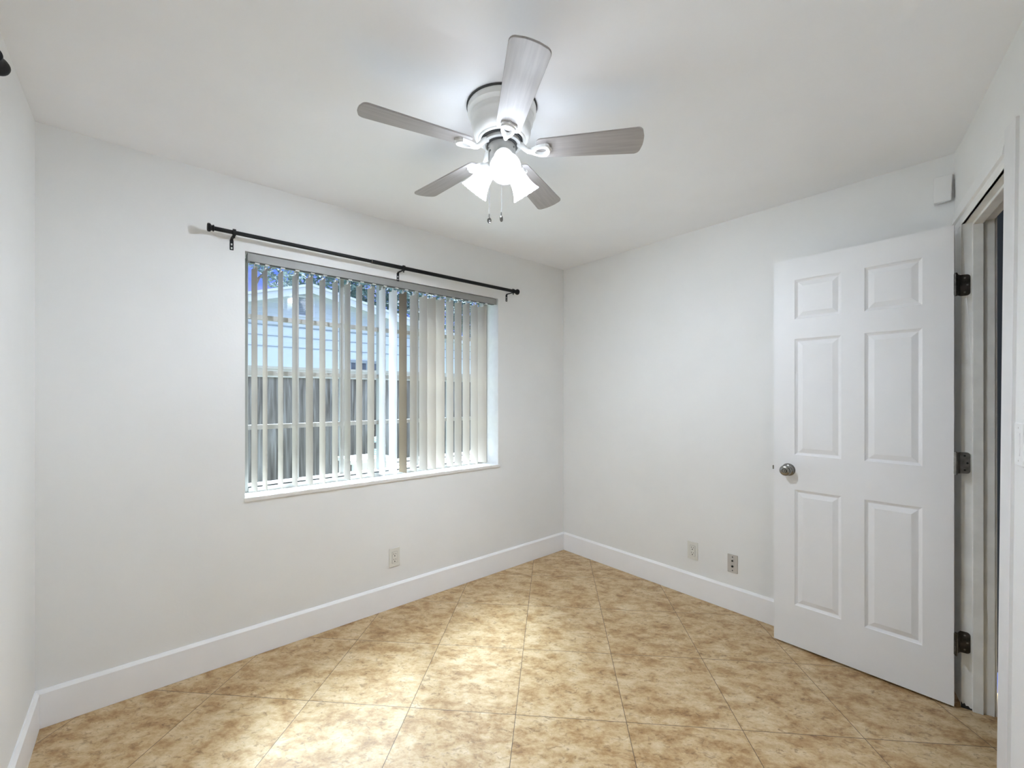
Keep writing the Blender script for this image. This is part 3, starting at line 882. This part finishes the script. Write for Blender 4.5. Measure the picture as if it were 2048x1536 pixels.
# pull chains with medallions
def bead(m_, x, y, z, r):
    v = [(x + r, y, z), (x - r, y, z), (x, y + r, z), (x, y - r, z), (x, y, z + r), (x, y, z - r)]
    m_.add(v, [(0, 2, 4), (2, 1, 4), (1, 3, 4), (3, 0, 4), (2, 0, 5), (1, 2, 5), (3, 1, 5), (0, 3, 5)])
for (x, y, z0, z1) in ((-0.046, -0.026, 2.222, 1.985), (-0.001, -0.046, 2.170, 1.983)):
    ch = MB()
    z = z0
    while z > z1:
        bead(ch, x, y, zz(z), 0.0016)
        z -= 0.0042
    ch.tube([(x, y, zz(z0)), (x, y, zz(z1))], 0.00045, 6)
    if x < -0.02: ch.tube([(x * 0.9, y * 0.9, zz(z0 + 0.004)), (x, y, zz(z0))], 0.003, 8)
    c_ = ch.build('pull_chain', M_CHAIN, parent=fan)
    md = MB().tube([(x, y, zz(z1 + 0.004)), (x, y, zz(z1 - 0.010))], 0.002, 8)
    rot = Matrix.Rotation(math.radians(20 if x < -0.02 else 60), 4, 'Z')
    md.lathe([(0.0, 0.0018), (0.0065, 0.0018), (0.0085, 0.0026), (0.0095, 0.0014), (0.0095, -0.0014), (0.0085, -0.0026), (0.0065, -0.0018), (0.0, -0.0018)], 24,
             T(x, y, zz(z1 - 0.020)) @ rot @ Matrix.Rotation(math.radians(90), 4, 'X') @ Matrix.Diagonal((0.85, 1.15, 1, 1)))
    md.build('chain_medallion', M_CHAIN, parent=c_)

# ------------------------------------------------------------------ outside
structure(MB().box(-10, 30, 0.2, 40, -0.35, -0.15).build('ground', M_GROUND, mtx=FW), 'pale yard ground outside the window', 'ground')
# board fence
fence = tag(empty('board_fence', FW @ T(2.6, 3.0, -0.15)), 'weathered grey wooden board fence outside the window', 'fence')
def fz(z): return z + 0.15
fbm = MB()
random.seed(11)
x = -2.3
while x < 3.4:
    w = random.uniform(0.135, 0.145)
    d = random.uniform(-0.003, 0.003)
    fbm.box(x, x + w - 0.006, d, d + 0.018, fz(-0.13), fz(1.625 + random.uniform(-0.008, 0.004)))
    x += w
fbm.build('fence_boards', M_FENCE, parent=fence)
MB().box(-2.35, 3.45, -0.03, 0.05, fz(1.625), fz(1.655)).box(-2.35, 3.45, -0.022, -0.004, fz(1.53), fz(1.625)).build('top_rail', M_CAP, parent=fence)
for x in (-2.0, 0.3, 2.6):
    MB().box(x, x + 0.09, 0.022, 0.11, 0, fz(1.62)).build('post', M_FENCE, parent=fence)

# neighbouring house
house = tag(empty('house', FW @ T(4.0, 7.0, -0.15)), 'pale blue gabled house behind the fence', 'house')
hx = 4.0
def HP(s, z): return (s - hx, z + 0.15)
gpts = [HP(-1.2, -0.15), HP(9.6, -0.15), HP(9.6, 2.14), HP(2.93, 3.48), HP(-1.2, 2.23)]
MB().prism(gpts, 0.0, 6.0, axis='y').build('house_wall', M_HOUSE, parent=house)
# upper gable siding boards, overlapping courses
gb = MB()
def roof_z(s): return 3.48 - (s - 2.93) * 0.201 if s > 2.93 else 3.48 - (2.93 - s) * 0.303
def span(z):
    return 2.93 - (3.48 - z) / 0.303, 2.93 + (3.48 - z) / 0.201
zc = 2.73
while zc < 3.40:
    za, zb = zc, min(zc + 0.11, 3.44)
    a0, a1 = span(za); b0, b1 = span(zb)
    gb.hexa([(a0 - hx, -0.030, za + 0.15), (a1 - hx, -0.030, za + 0.15), (a1 - hx, 0.0, za + 0.15), (a0 - hx, 0.0, za + 0.15)],
            [(b0 - hx, -0.016, zb + 0.15), (b1 - hx, -0.016, zb + 0.15), (b1 - hx, 0.0, zb + 0.15), (b0 - hx, 0.0, zb + 0.15)])
    zc += 0.11
gb.build('gable_siding', M_GABLE, parent=house)
for z in (2.71, 2.51, 2.30):
    MB().box(-5.0, 5.5, -0.012, 0.0, z + 0.14, z + 0.154).build('siding_joint', M_VENT, parent=house)
# roof slabs with fascia boards
def slab(sa, sb, off, th, y0, y1, name, m_):
    za, zb = roof_z(sa) + off, roof_z(sb) + off
    MB().hexa([(sa - hx, y0, za + 0.15), (sb - hx, y0, zb + 0.15), (sb - hx, y1, zb + 0.15), (sa - hx, y1, za + 0.15)],
              [(sa - hx, y0, za + th + 0.15), (sb - hx, y0, zb + th + 0.15), (sb - hx, y1, zb + th + 0.15), (sa - hx, y1, za + th + 0.15)]).build(name, m_, parent=house)
slab(-1.5, 2.93, -0.02, 0.09, -0.28, 6.2, 'roof', M_ROOF)
slab(2.93, 9.9, -0.02, 0.09, -0.28, 6.2, 'roof', M_ROOF)
slab(-1.5, 2.93, -0.085, 0.13, -0.31, -0.28, 'fascia', M_FASCIA)
slab(2.93, 9.9, -0.085, 0.13, -0.31, -0.28, 'fascia', M_FASCIA)
slab(-1.5, 2.93, 0.05, 0.05, -0.34, -0.28, 'drip_edge', M_FASCIA)
slab(2.93, 9.9, 0.05, 0.05, -0.34, -0.28, 'drip_edge', M_FASCIA)
vn = MB()
VX0, VX1, VZ0, VZ1 = 2.735 - hx, 3.03 - hx, 3.12, 3.485
vn.box(VX0 - 0.03, VX0, -0.05, -0.02, VZ0, VZ1)
vn.box(VX1, VX1 + 0.03, -0.05, -0.02, VZ0, VZ1)
vn.box(VX0 - 0.03, VX1 + 0.03, -0.05, -0.02, VZ1, VZ1 + 0.03)
vn.box(VX0 - 0.03, VX1 + 0.03, -0.05, -0.02, VZ0 - 0.03, VZ0)
vent = vn.build('gable_vent', M_FASCIA, parent=house)
lv = MB()
for k in range(9):
    z = VZ0 + k * 0.0405
    lv.hexa([(VX0, -0.046, z), (VX1, -0.046, z), (VX1, -0.040, z), (VX0, -0.040, z)],
            [(VX0, -0.030, z + 0.034), (VX1, -0.030, z + 0.034), (VX1, -0.024, z + 0.034), (VX0, -0.024, z + 0.034)])
lv.build('louvers', M_VENT, parent=vent)
hw = MB().box(3.83 - hx, 4.52 - hx, -0.02, 0.0, 1.2, 2.24).build('house_window', M_DARKWIN, parent=house)
MB().box(3.80 - hx, 4.55 - hx, -0.03, -0.02, 2.20, 2.26).box(4.16 - hx, 4.19 - hx, -0.03, -0.02, 1.2, 2.2).box(3.92 - hx, 3.96 - hx, -0.03, -0.02, 1.2, 2.2).build('window_trim', M_VENT, parent=hw)

# trees: trunk, limbs and individual leaf blades
def tree(name, label, s, y, zbase, trunk_h, crown, n, leaf, m_, group=None, seed=1):
    rnd = random.Random(seed)
    t = tag(empty(name, FW @ T(s, y, -0.15)), label, 'tree', group)
    tr = MB()
    tr.tube([(0, 0, 0), (0.05, 0.02, trunk_h * 0.5), (0, 0, trunk_h)], [0.16, 0.12, 0.07], 10)
    lf = MB()
    for (cx_, cy_, cz_, rx, ry, rz, frac) in crown:
        tr.tube([(0, 0, trunk_h * 0.75), (cx_ * 0.5, cy_ * 0.5, (trunk_h + cz_) * 0.5), (cx_, cy_, cz_)], [0.06, 0.04, 0.015], 7)
        for k in range(int(n * frac)):
            while True:
                p = Vector((rnd.uniform(-1, 1), rnd.uniform(-1, 1), rnd.uniform(-1, 1)))
                if p.length < 1: break
            p = p.normalized() * (p.length ** 0.6)
            q = Vector((cx_ + p.x * rx, cy_ + p.y * ry, cz_ + p.z * rz))
            a = Vector((rnd.gauss(0, 1), rnd.gauss(0, 1), rnd.gauss(0, 0.6))).normalized()
            b_ = a.orthogonal().normalized()
            b_ = (Matrix.Rotation(rnd.uniform(0, 6.28), 3, a) @ b_)
            l = leaf * rnd.uniform(0.6, 1.3)
            lf.add([q - a * l, q + b_ * l * 0.38, q + a * l, q - b_ * l * 0.38], [(0, 1, 2, 3)])
    tr.build('trunk', M_BARK, parent=t, smooth=True)
    me = bpy.data.meshes.new('foliage')
    me.from_pydata([tuple(p) for p in lf.v], [], lf.f)
    me.materials.append(m_)
    o = bpy.data.objects.new('foliage', me)
    COL.objects.link(o)
    o.parent = t
    return t
tree('leafy_tree', 'dark leafy tree behind the right slope of the roof', 7.9, 16.2, -0.15, 4.2,
     [(-1.6, 0, 5.6, 1.6, 1.6, 1.7, 0.30), (0.4, 0, 6.4, 1.8, 1.6, 1.9, 0.34), (1.9, 0, 5.4, 1.5, 1.4, 1.7, 0.22), (0.3, 0, 4.3, 2.2, 1.4, 1.0, 0.14)], 7000, 0.13, M_LEAF, seed=4)
tree('leafy_tree', 'dark leafy tree at the far right behind the house', 14.6, 18.5, -0.15, 4.0,
     [(-1.2, 0, 6.2, 1.7, 1.5, 1.5, 0.5), (0.9, 0, 6.4, 1.7, 1.5, 1.4, 0.5)], 3200, 0.13, M_LEAF, seed=9)
tree('hazy_tree', 'pale hazy tree with sparse leaves above the gable peak', 2.6, 13.9, -0.15, 4.6,
     [(0.2, 0, 6.4, 0.9, 1.0, 0.7, 0.30), (1.4, 0, 6.2, 0.8, 1.0, 1.1, 0.45), (-1.0, 0, 7.0, 1.1, 1.0, 0.45, 0.25)], 2600, 0.10, M_LEAF2, seed=6)

# white patio furniture just outside
bench = tag(empty('patio_bench', FW @ T(2.5, 1.35, -0.15)), 'white slatted patio bench outside the right half of the window', 'bench')
for k in range(4):
    MB().box(-0.42, 0.62, -0.012, 0.012, 0.715 + k * 0.040, 0.740 + k * 0.040).build('back_slat', M_PVC, parent=bench, bevel=0.003)
for x in (-0.42, 0.58):
    MB().box(x, x + 0.05, 0.012, 0.05, 0.0, 0.87).build('leg', M_PVC, parent=bench)
    MB().box(x, x + 0.05, -0.40, -0.36, 0.0, 0.42).build('leg', M_PVC, parent=bench)
MB().box(-0.42, 0.63, -0.42, 0.01, 0.40, 0.43).build('seat', M_PVC, parent=bench)
tb = tag(empty('side_table', FW @ T(1.76, 1.15, -0.15)), 'small white table outside below the window', 'table')
MB().box(-0.15, 0.22, -0.16, 0.16, 0.905, 0.94).build('table_top', M_PVC, parent=tb, bevel=0.006)
for x, y in ((-0.12, -0.13), (0.17, -0.13), (-0.12, 0.11), (0.17, 0.11)):
    MB().box(x, x + 0.03, y, y + 0.03, 0.0, 0.905).build('leg', M_PVC, parent=tb)
MB().box(-0.02, 0.20, -0.05, 0.10, 0.62, 0.905).build('drawer_box', M_PVC, parent=tb)
hs = tag(empty('garden_hose', FW @ T(1.90, 1.15, 0.79)), 'pale blue coiled hose resting on the white table', 'hose')
cl = MB()
for k in range(3):
    r = 0.075 - k * 0.018
    cl.tube([(r * math.cos(a), 0.012 * k, 0.085 + r * math.sin(a)) for a in [2 * math.pi * q / 28 for q in range(29)]], 0.0085, 8)
cl.build('hose_coil', M_HOSE, parent=hs, smooth=True)
